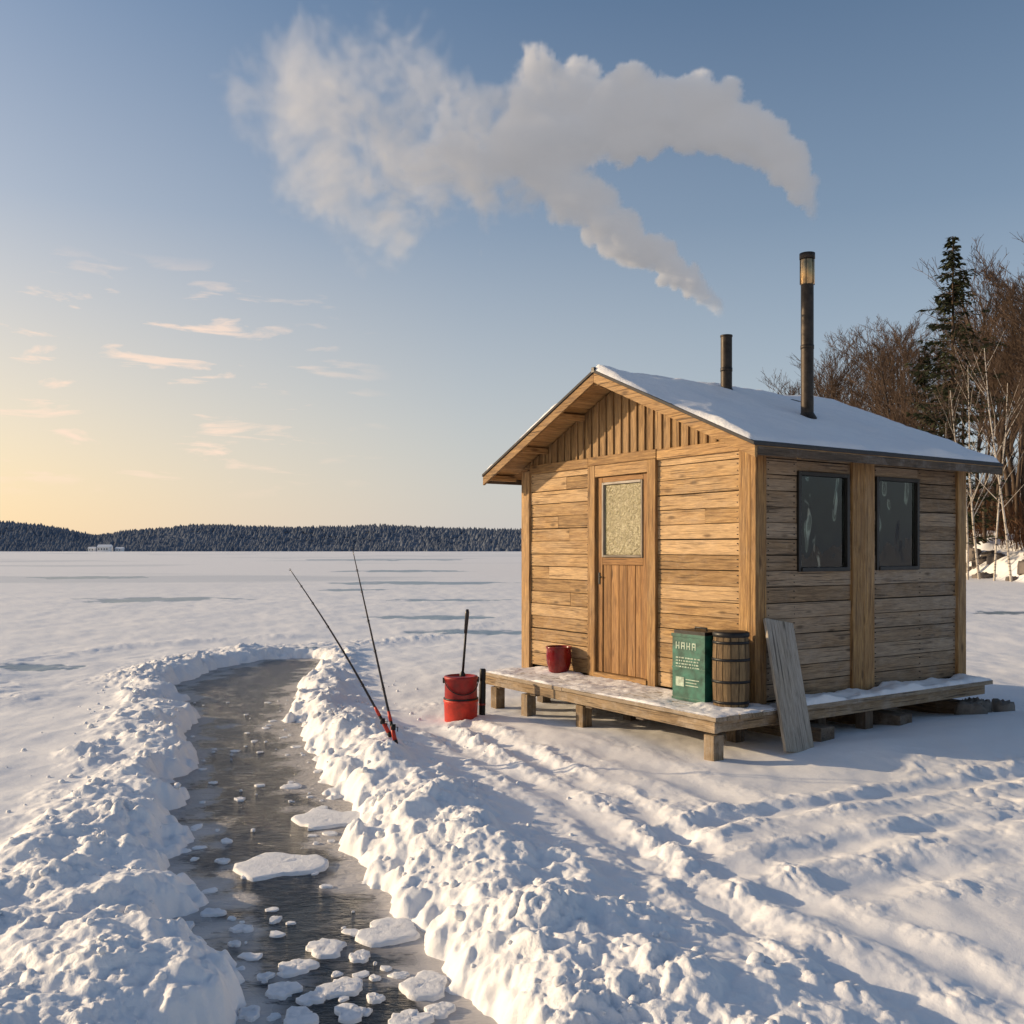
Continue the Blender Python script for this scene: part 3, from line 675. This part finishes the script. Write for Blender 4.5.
# ---------------------------------------------------------------- vegetation
def barkmat(name,c1,c2,birch=False):
    m,nt,b=newmat(name); tc=nt.nodes.new('ShaderNodeTexCoord')
    n=noise(nt,mapping(nt,tc.outputs['Object'],(1,1,.3)),4,4,.6); col=ramp(nt,n,[(.3,c1),(.7,c2)])
    if birch:
        n2=noise(nt,mapping(nt,tc.outputs['Object'],(1,1,4)),2.2,3,.6); col=mix(nt,ramp(nt,n2,[(.55,0.),(.62,1.)]),col,(.05,.045,.04))
    L(nt,col,b.inputs['Base Color']); b.inputs['Roughness'].default_value=.9; b.inputs['Specular IOR Level'].default_value=.1; return m
M_bark=barkmat('bare_tree_bark',(.055,.040,.030),(.12,.088,.066)); M_twig=barkmat('twigs',(.072,.050,.037),(.125,.085,.062))
M_birch=barkmat('birch_bark',(.36,.32,.27),(.58,.52,.45),True)
M_spr=barkmat('spruce_needles',(.028,.036,.020),(.065,.072,.038)); 
def baretree(seed,h,mats,name,maxd=4,trunk=.17,tw=.014,nb=(5,4,4,3,3),lean=0.05,el=(.3,.75)):
    rd=random.Random(seed); segs=[]
    def grow(p,d,l,r,dep):
        n_=4 if dep<2 else 2; pts=[p]; rs=[r]; cur=p.copy(); dd=d.copy()
        for i in range(n_):
            dd=(dd+Vector((rd.gauss(0,.09),rd.gauss(0,.09),rd.gauss(0,.05)+(.09 if dep>0 else 0)))).normalized()
            cur=cur+dd*(l/n_); pts.append(cur.copy()); rs.append(max(tw*.6,r*(1-.75*(i+1)/n_)))
        segs.append((pts,rs,dep))
        if dep>=maxd: return
        k=nb[min(dep,len(nb)-1)]; k=k*3 if dep==0 else k
        for j in range(k):
            t_=rd.uniform(.30,1.0) if dep==0 else rd.uniform(.2,1.0)
            i=min(n_-1,int(t_*n_)); f_=t_*n_-i; q=pts[i].lerp(pts[i+1],min(1,f_)); rq=rs[i]*(1-f_)+rs[min(i+1,n_)]*f_
            az=rd.uniform(0,6.283); e_=rd.uniform(*el)
            side=Vector((math.cos(az),math.sin(az),0)); nd=(d*math.cos(e_)+side*math.sin(e_)).normalized()
            ll=l*(rd.uniform(.38,.62) if dep else rd.uniform(.20,.36)*(1.3-t_*.75))
            grow(q,nd,ll,max(tw,rq*.55),dep+1)
    grow(Vector((0,0,-.5)),Vector((rd.gauss(0,lean),rd.gauss(0,lean),1)).normalized(),h,trunk,0)
    mb=MB()
    for pts,rs,dep in segs: mb.tube(pts,rs,7 if dep==0 else (4 if dep==1 else 3),0 if dep<2 else 1,cap=False,smooth=dep<2,rnd=.5)
    o=mb.obj(name,mats); o['top']=max(v[2] for v in mb.v); return o
def place(ob,x,y,s,rz,g=None):
    ob.location=(x,y,hz(x,y) if g is None else g); ob.scale=(s,s,s); ob.rotation_euler=(0,0,rz)
def pxX(px,d): return (px-512)*d/F
base=[baretree(i,15,[M_bark,M_twig],'bare_tree',nb=n_,maxd=4) for i,n_ in ((1,(6,5,4,4)),(2,(7,5,4,3)),(3,(6,5,4,3)),(4,(6,4,4,4)))]
used=[False]*4
rs=random.Random(5)
SP=[(797,118,378),(806,112,366),(818,112,360),(828,108,348),(840,100,340),(853,104,334),(860,100,340),(872,94,330),(880,98,322),(890,88,318),(902,92,310),(908,80,318),(918,84,312),(930,90,320),(900,76,345),(880,84,350),(990,70,262),(1000,64,252),(1012,66,246),(1026,60,240),(1040,58,236),(1007,76,262),(1056,56,240),(1018,72,258),(1075,60,235),(1110,58,240),(865,115,342),(910,105,318),(1018,60,300),(1034,54,280),(895,70,390),(978,92,290),(965,95,285),(940,100,300),(848,90,380),(920,72,380),(985,62,330),(835,118,352),(990,85,270)]
for k,(px,d,top) in enumerate(SP):
    x=pxX(px,d); i=k%4
    if not used[i]: ob=base[i]; used[i]=True
    else: ob=bpy.data.objects.new('bare_tree',base[i].data); sc.collection.objects.link(ob)
    g_=hz(x,d); place(ob,x,d,(CH+(HOR-top)*d/F-g_)/base[i]['top'],rs.uniform(0,6.28),g_)
bt=[baretree(31,14,[M_birch,M_twig],'birch_tree',maxd=3,nb=(4,4,4),trunk=.085),baretree(32,14,[M_birch,M_twig],'birch_tree',maxd=3,nb=(3,4,4),trunk=.075,lean=.10)]
for k,(px,d,top) in enumerate([(980,54,310),(994,51,345),(968,53,350),(1012,50,320)]):
    x=pxX(px,d)
    if k<2: ob=bt[k]
    else: ob=bpy.data.objects.new('birch_tree',bt[k%2].data); sc.collection.objects.link(ob)
    place(ob,x,d,(CH+(HOR-top)*d/F-hz(x,d))/bt[k%2]['top'],rs.uniform(0,6.28))
def spruce(seed,h,rbase,name):
    rd=random.Random(seed); mb=MB(); mb.tube([(0,0,-.5),(0,0,h*.5),(0,0,h)],[.22,.13,.02],8,1,rnd=.5)
    z=h*.12; vs=[];fs=[]
    while z<h*.995:
        t_=z/h; R=rbase*(1-t_)**.72*rd.uniform(.62,1.12)+.06; nbr=rd.randint(5,7)
        for k in range(nbr):
            if rd.random()<.10: continue
            az=rd.uniform(0,6.283); Lb=R*rd.uniform(.55,1.15); dx,dy=math.cos(az),math.sin(az)
            droop=rd.uniform(.10,.42)*(1-t_*.5); zz=z+rd.uniform(-.15,.15); cu_=.28*rd.uniform(.6,1.0)
            def P(s): return Vector((dx*s*Lb,dy*s*Lb,zz-droop*Lb*s+cu_*Lb*s*s))
            mb.tube([P(0),P(.5),P(1)],[.03,.02,.008],3,1,cap=False,smooth=False,rnd=.5)
            for j in range(int(7+Lb*12)):
                s=rd.uniform(.12,1.03); p=P(s); wdt=(.50*(1-s)+.14)*min(1,Lb/1.5)
                off=rd.uniform(-1,1)*wdt; q=p+Vector((-dy*off,dx*off,-abs(off)*.15-rd.uniform(0,.05)))
                L1=rd.uniform(.16,.36); a2=az+rd.gauss(0,.7)+(.8 if off>0 else -.8)*.6
                e=Vector((math.cos(a2),math.sin(a2),rd.uniform(-.8,.1)))*L1; sd=Vector((-math.sin(a2),math.cos(a2),rd.uniform(-.6,.6)))*rd.uniform(.04,.09)
                o=len(vs); vs+= [q-sd*.5,q+sd*.5,q+e*.6+sd,q+e,q+e*.6-sd]; fs.append((o,o+1,o+2,o+3,o+4))
        z+=rd.uniform(.26,.42)*(1.1-.35*t_)
    mb.add(vs,fs,0,0,.5); return mb.obj(name,[M_spr,M_bark])
sp=spruce(3,18,4.2,'spruce_tree'); x=pxX(953,58); g_=hz(x,58); place(sp,x,58,(CH+(HOR-236)*58/F-g_)/18,0)
s2=bpy.data.objects.new('spruce_tree',sp.data); sc.collection.objects.link(s2); x=pxX(925,80); place(s2,x,80,(CH+(HOR-345)*80/F-hz(x,80))/18,2)
s3=bpy.data.objects.new('spruce_tree',sp.data); sc.collection.objects.link(s3); x=pxX(1082,66); place(s3,x,66,1.0,4)
tk=MB(); rd=random.Random(9); NT=1500
td=np.array([rd.uniform(52,100) for _ in range(NT)]); txx=27+(td-50)*.1+np.array([rd.uniform(2.5,26) for _ in range(NT)]); tg=height(txx,td)
for d,x,g_ in zip(td,txx,tg):
    h_=rd.uniform(1.0,4.2)*(1 if x>30 or rd.random()<.4 else .4)
    for k in range(6):
        a=rd.uniform(0,6.28); s_=rd.uniform(.1,.38)
        p=Vector((x+rd.uniform(-.5,.5),d+rd.uniform(-.5,.5),g_-.1)); e=p+Vector((math.cos(a)*s_*h_,math.sin(a)*s_*h_,h_*rd.uniform(.6,1)))
        tk.tube([p,p.lerp(e,.5)+Vector((0,0,.1*h_)),e],[.022,.015,.009],3,0,cap=False,smooth=False,rnd=.5)
        for m_ in range(2):
            q=p.lerp(e,rd.uniform(.4,.9)); tk.tube([q,q+Vector((rd.gauss(0,.3),rd.gauss(0,.3),rd.uniform(.2,.8)))],[.012,.007],3,0,cap=False,smooth=False,rnd=.5)
tk.obj('shrub_thicket',[barkmat('thicket_twigs',(.10,.052,.030),(.20,.11,.06))])
rk=MB()
for i in range(22):
    d=rd.uniform(49,66); x=27+(d-50)*.1+rd.uniform(-.5,4); blob(rk,(x,d,hz(x,d)-.2),rd.uniform(.3,.8),rd.uniform(.3,.7),0,10,.4)
rk.obj('shore_rocks',[simple('rock',(.13,.11,.10),.9,0,.4,1.0,.4)])

# far shore
def hillh(x,y):
    a=x/np.maximum(y,1)
    return np.interp(a*F+512,[-700,-200,0,40,75,95,130,200,300,380,450,520,600,900,1500],[38,38,36,32,23,17,24,32,28,31,27,25,22,25,25])
hx_=np.linspace(-1500,1500,300); hy_=np.array([1090,1120,1160,1220,1300,1420,1600.])
gx,gy=np.meshgrid(hx_,hy_); pr=sstep(1085,1290,gy)
hz_=hillh(gx,gy)*pr*(1+.10*fbm2(gx*.004,gy*.004,3,5))-.5
def farmat(name,c1,c2):  # distance haze is painted into the bluish base colours
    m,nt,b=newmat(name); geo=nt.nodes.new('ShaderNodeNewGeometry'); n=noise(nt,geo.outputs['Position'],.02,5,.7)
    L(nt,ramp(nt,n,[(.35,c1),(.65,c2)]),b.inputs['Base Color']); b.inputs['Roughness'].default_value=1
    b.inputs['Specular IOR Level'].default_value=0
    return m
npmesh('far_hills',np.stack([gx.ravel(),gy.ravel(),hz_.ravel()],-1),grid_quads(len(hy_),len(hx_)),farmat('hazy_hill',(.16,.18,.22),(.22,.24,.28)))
nt_=24000; tx=rng.uniform(-1450,1450,nt_); ty=1092+rng.rand(nt_)**1.1*300
tz=hillh(tx,ty)*sstep(1085,1290,ty)-1; thh=rng.uniform(4,7.5,nt_)*(.8+.4*rng.rand(nt_)); tr=thh*rng.uniform(.35,.55,nt_)
K=6; ang=np.arange(K)*2*math.pi/K; vv=np.zeros((nt_,K+1,3))
vv[:,0]=np.stack([tx,ty,tz+thh],-1)
for k in range(K): vv[:,k+1]=np.stack([tx+tr*np.cos(ang[k]),ty+tr*np.sin(ang[k]),tz],-1)
ff=np.concatenate([np.stack([np.arange(nt_)*(K+1),np.arange(nt_)*(K+1)+1+k,np.arange(nt_)*(K+1)+1+(k+1)%K],-1) for k in range(K)])
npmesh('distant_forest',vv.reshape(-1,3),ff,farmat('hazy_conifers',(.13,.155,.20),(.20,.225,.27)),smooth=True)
hs=MB(); 
for (ox,oy,w2,l2,hh2) in((0,0,8,14,5),(-17,6,5,7,3.5),(15,4,5,8,3.2)):
    hs.box(ox-l2/2,ox+l2/2,oy-w2/2,oy+w2/2,-1,hh2,0,0)
    hs.add([(ox-l2/2-.5,oy-w2/2-.5,hh2),(ox+l2/2+.5,oy-w2/2-.5,hh2),(ox+l2/2+.5,oy+w2/2+.5,hh2),(ox-l2/2-.5,oy+w2/2+.5,hh2),(ox-l2/2-.5,oy,hh2+w2*.35),(ox+l2/2+.5,oy,hh2+w2*.35)],[(0,1,5,4),(2,3,4,5),(0,4,3),(1,2,5)],1)
    for k in range(int(l2/3.2)): hs.box(ox-l2/2+1.2+k*3,ox-l2/2+2.4+k*3,oy-w2/2-.05,oy-w2/2+.02,hh2*.35,hh2*.7,2,0)
hs.obj('lakeside_house',[simple('white_paint',(.7,.7,.7),.7),M_snow,M_frame],None,0,(pxX(105,1070),1070,0))

# ---------------------------------------------------------------- smoke
def W3(px,py,d): return np.array([(px-512)*d/F,d,CH+(HOR-py)*d/F])
puffs=[]; rp=random.Random(4)
def chain(pts,n_sub,kids):
    for (a,b) in zip(pts[:-1],pts[1:]):
        for i in range(n_sub):
            t_=i/n_sub; px=a[0]+(b[0]-a[0])*t_; py=a[1]+(b[1]-a[1])*t_; R=a[2]+(b[2]-a[2])*t_; de=a[3]+(b[3]-a[3])*t_; w_=a[4]+(b[4]-a[4])*t_
            c_=W3(px,py,de); Rm=R*de/F
            puffs.append((c_,Rm*.66,w_))
            for k in range(kids):
                v=np.array([rp.gauss(0,1),rp.gauss(0,1),rp.gauss(0,1)]); v/=np.linalg.norm(v)
                puffs.append((c_+v*Rm*rp.uniform(.55,1.0),Rm*rp.uniform(.20,.46),w_*rp.uniform(.8,1.1)))
chain([(814,226,4,9.55,.35),(809,206,9,9.55,.75),(795,178,15,9.55,1.),(772,150,22,9.6,1.),(740,126,26,9.6,1.),(702,112,28,9.7,1.),(657,112,31,9.8,.98),(612,118,36,9.9,.95),(565,124,42,9.9,.85),(520,132,48,10,.72)],5,8)
chain([(722,315,4,9.83,.45),(713,303,8,9.83,.8),(690,281,13,9.85,1.),(660,258,17,9.9,1.),(630,240,20,9.9,1.),(605,226,22,9.9,.92),(585,202,25,9.9,.7),(552,172,34,10,.6)],5,8)
chain([(520,135,52,10,.66),(470,150,62,10,.48),(420,160,74,10,.40),(370,140,78,10,.36),(320,110,66,10,.30),(285,80,44,10,.23)],5,8)
chain([(420,195,52,10,.37),(380,220,46,10,.32),(352,252,25,10,.24)],4,8)
chain([(400,105,48,10,.33),(360,65,44,10,.30),(330,32,26,10,.23)],4,7)
chain([(330,150,44,10,.24),(280,135,30,10,.19),(235,130,12,10,.14)],4,6)
chain([(560,110,34,10,.7),(583,84,20,10,.75),(600,70,9,10,.55)],4,7)
x0,x1,y0,y1,z0,z1=-3.3,3.35,8.95,11.15,3.9,7.6
vx=.026; nx,ny,nz=int((x1-x0)/vx)+1,int((y1-y0)/vx)+1,int((z1-z0)/vx)+1
xa=np.linspace(x0,x1,nx);ya=np.linspace(y0,y1,ny);za=np.linspace(z0,z1,nz)
F_=np.full((nz,ny,nx),-1.0,dtype=np.float32); Wt=np.zeros((nz,ny,nx),dtype=np.float32); Rt=np.zeros((nz,ny,nx),dtype=np.float32)
for c_,R,w_ in puffs:
    m=R*1.9
    ix=slice(*np.searchsorted(xa,[c_[0]-m,c_[0]+m])); iy=slice(*np.searchsorted(ya,[c_[1]-m,c_[1]+m])); iz=slice(*np.searchsorted(za,[c_[2]-m,c_[2]+m]))
    if ix.start==ix.stop or iy.start==iy.stop or iz.start==iz.stop: continue
    d=np.sqrt((xa[ix][None,None,:]-c_[0])**2+(ya[iy][None,:,None]-c_[1])**2+(za[iz][:,None,None]-c_[2])**2)
    v=(1-d/R).astype(np.float32); sub=F_[iz,iy,ix]; F_[iz,iy,ix]=np.maximum(v,sub)
    ww=np.exp(-(d/R)**2*1.2).astype(np.float32); Wt[iz,iy,ix]+=ww*w_; Rt[iz,iy,ix]+=ww
Wt=Wt/np.maximum(Rt,1e-4)
TB=np.random.RandomState(3).rand(64,64,64).astype(np.float32)
ZZ,YY,XX=np.meshgrid(za,ya,xa,indexing='ij')
act=F_>-.95; ax_,ay_,az_=XX[act],YY[act],ZZ[act]
def vn3(x,y,z):
    i,j,k=np.floor(x).astype(int),np.floor(y).astype(int),np.floor(z).astype(int); fx,fy,fz=x-i,y-j,z-k
    fx=fx*fx*(3-2*fx);fy=fy*fy*(3-2*fy);fz=fz*fz*(3-2*fz); r=0
    for a in(0,1):
        for b in(0,1):
            for c in(0,1): r=r+TB[(i+a)&63,(j+b)&63,(k+c)&63]*(fx if a else 1-fx)*(fy if b else 1-fy)*(fz if c else 1-fz)
    return r*2-1
wq=vn3(ax_*1.7,ay_*1.7,az_*1.7)*.6; wr=vn3(ax_*1.7+20,ay_*1.7,az_*1.7+7)*.6
nz_=0; bil=0
for o,(s,a) in enumerate([(2.2,.5),(4.6,.44),(9.5,.38),(17,.30)]):
    v=vn3((ax_+wq*.4)*s+o*9,ay_*s+o*5,(az_+wr*.4)*s+o*3); nz_=nz_+a*v; bil=bil+a*(1-2.2*np.abs(v))
wA=Wt[act]; kb=sstep(.4,.85,wA)
nn_=nz_*(1-kb)+(bil-.30)*kb*1.0
soft=np.interp(wA,[.15,.4,.9],[1.1,.70,.14]); amp_=np.interp(wA,[.15,.4,.9],[1.7,1.35,.56])
val=F_[act]+amp_*nn_+np.interp(wA,[.15,.4,.9],[-.06,.0,.14])
dens=np.clip(val/soft,0,1)**1.3*wA**2.1
Dn=np.zeros_like(F_); Dn[act]=dens
me=bpy.data.meshes.new('smoke'); me.vertices.add(nx*ny*nz); at=me.attributes.new('dens','FLOAT','POINT'); at.data.foreach_set('value',Dn.ravel().astype(np.float32))
smo=bpy.data.objects.new('chimney_smoke',me); sc.collection.objects.link(smo)
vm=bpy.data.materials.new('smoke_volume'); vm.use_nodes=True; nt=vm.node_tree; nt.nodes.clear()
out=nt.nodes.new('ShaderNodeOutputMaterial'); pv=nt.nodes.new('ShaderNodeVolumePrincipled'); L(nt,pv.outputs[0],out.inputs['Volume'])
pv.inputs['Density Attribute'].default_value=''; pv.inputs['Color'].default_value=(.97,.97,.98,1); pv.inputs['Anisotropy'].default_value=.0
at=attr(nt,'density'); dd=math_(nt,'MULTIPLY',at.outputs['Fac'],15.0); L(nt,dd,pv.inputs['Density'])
L(nt,math_(nt,'MULTIPLY',dd,0.19),pv.inputs['Emission Strength']); pv.inputs['Emission Color'].default_value=(.95,.95,1.0,1)  # smoke glows by itself with density, standing in for multiply scattered light
ng=bpy.data.node_groups.new('smoke_gn','GeometryNodeTree')
ng.interface.new_socket('Geometry',in_out='INPUT',socket_type='NodeSocketGeometry'); ng.interface.new_socket('Geometry',in_out='OUTPUT',socket_type='NodeSocketGeometry')
gi=ng.nodes.new('NodeGroupInput'); go=ng.nodes.new('NodeGroupOutput'); vc=ng.nodes.new('GeometryNodeVolumeCube')
vc.inputs['Min'].default_value=(x0,y0,z0); vc.inputs['Max'].default_value=(x1,y1,z1)
vc.inputs['Resolution X'].default_value=nx; vc.inputs['Resolution Y'].default_value=ny; vc.inputs['Resolution Z'].default_value=nz
po=ng.nodes.new('GeometryNodeInputPosition'); se=ng.nodes.new('ShaderNodeSeparateXYZ'); ng.links.new(po.outputs[0],se.inputs[0])
def gm(op,a,b=None,c=None):
    m=ng.nodes.new('ShaderNodeMath'); m.operation=op
    for i,v in enumerate((a,b,c)):
        if v is None: continue
        if isinstance(v,(int,float)): m.inputs[i].default_value=v
        else: ng.links.new(v,m.inputs[i])
    return m.outputs[0]
def idx(s,a,b,n_): return gm('MINIMUM',gm('MAXIMUM',gm('ROUND',gm('MULTIPLY',gm('SUBTRACT',s,a),(n_-1)/(b-a))),0.0),float(n_-1))
I=gm('ADD',idx(se.outputs[0],x0,x1,nx),gm('MULTIPLY',gm('ADD',idx(se.outputs[1],y0,y1,ny),gm('MULTIPLY',idx(se.outputs[2],z0,z1,nz),float(ny))),float(nx)))
si=ng.nodes.new('GeometryNodeSampleIndex'); si.data_type='FLOAT'; si.domain='POINT'; na=ng.nodes.new('GeometryNodeInputNamedAttribute'); na.data_type='FLOAT'; na.inputs['Name'].default_value='dens'
ng.links.new(gi.outputs[0],si.inputs['Geometry']); ng.links.new(na.outputs['Attribute'],si.inputs['Value']); ng.links.new(I,si.inputs['Index'])
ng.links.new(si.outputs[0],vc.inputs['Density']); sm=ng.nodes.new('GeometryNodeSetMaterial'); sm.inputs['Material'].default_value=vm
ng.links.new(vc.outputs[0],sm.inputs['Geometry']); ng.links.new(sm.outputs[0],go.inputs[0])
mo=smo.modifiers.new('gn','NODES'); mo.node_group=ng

# ---------------------------------------------------------------- world, sun, camera
wd=bpy.data.worlds.new('World'); sc.world=wd; wd.use_nodes=True; nt=wd.node_tree; bg=nt.nodes['Background']
sky=nt.nodes.new('ShaderNodeTexSky'); sky.sky_type='NISHITA'; sky.sun_disc=False; sky.sun_elevation=SUN_EL; sky.sun_rotation=SUN_AZ
sky.air_density=1.0; sky.dust_density=1.5; sky.ozone_density=2.0
tc=nt.nodes.new('ShaderNodeTexCoord'); sx=nt.nodes.new('ShaderNodeSeparateXYZ'); L(nt,tc.outputs['Generated'],sx.inputs[0])
hzf=ramp(nt,sx.outputs[2],[(0.0,.84),(.06,.72),(.16,.48),(.32,.15),(.5,0.)])
hzc=ramp(nt,math_(nt,'MULTIPLY_ADD',sx.outputs[0],.5,.5),[(.0,(8.6,6.1,3.3)),(.26,(8.0,5.9,3.6)),(.36,(6.6,5.4,4.2)),(.48,(5.1,4.8,4.6)),(.65,(4.1,4.4,4.8)),(1.,(3.4,3.8,4.4))])
col=mix(nt,hzf,sky.outputs[0],hzc)
n=noise(nt,mapping(nt,tc.outputs['Generated'],(4.5,4.5,24)),2.6,6,.55,.4)
band=ramp(nt,sx.outputs[2],[(.05,0.),(.09,1.),(.22,1.),(.28,0.)])
lf=ramp(nt,math_(nt,'MULTIPLY',sx.outputs[0],-1.0),[(.12,0.),(.30,1.)])
cf=math_(nt,'MULTIPLY',math_(nt,'MULTIPLY',ramp(nt,n,[(.56,0.),(.66,1.)]),band),lf)
col=mix(nt,math_(nt,'MULTIPLY',cf,.75),col,(7.8,5.9,4.7))
L(nt,col,bg.inputs[0]); bg.inputs[1].default_value=SKY_STR
sd=bpy.data.lights.new('sun','SUN'); sd.energy=SUN_STR; sd.angle=math.radians(.8); sd.color=(1,.75,.46)
so=bpy.data.objects.new('sun',sd); sc.collection.objects.link(so)
Sv=Vector((math.cos(SUN_EL)*math.sin(SUN_AZ),math.cos(SUN_EL)*math.cos(SUN_AZ),math.sin(SUN_EL)))
so.rotation_euler=Sv.to_track_quat('Z','Y').to_euler()
cam=bpy.data.cameras.new('camera'); co=bpy.data.objects.new('camera',cam); sc.collection.objects.link(co); sc.camera=co
cam.sensor_width=36; cam.lens=36*F/1024; cam.shift_y=(HOR-512)/1024; cam.clip_end=9000; cam.clip_start=.05
co.location=(0,0,CH); co.rotation_euler=(math.radians(90),0,0)
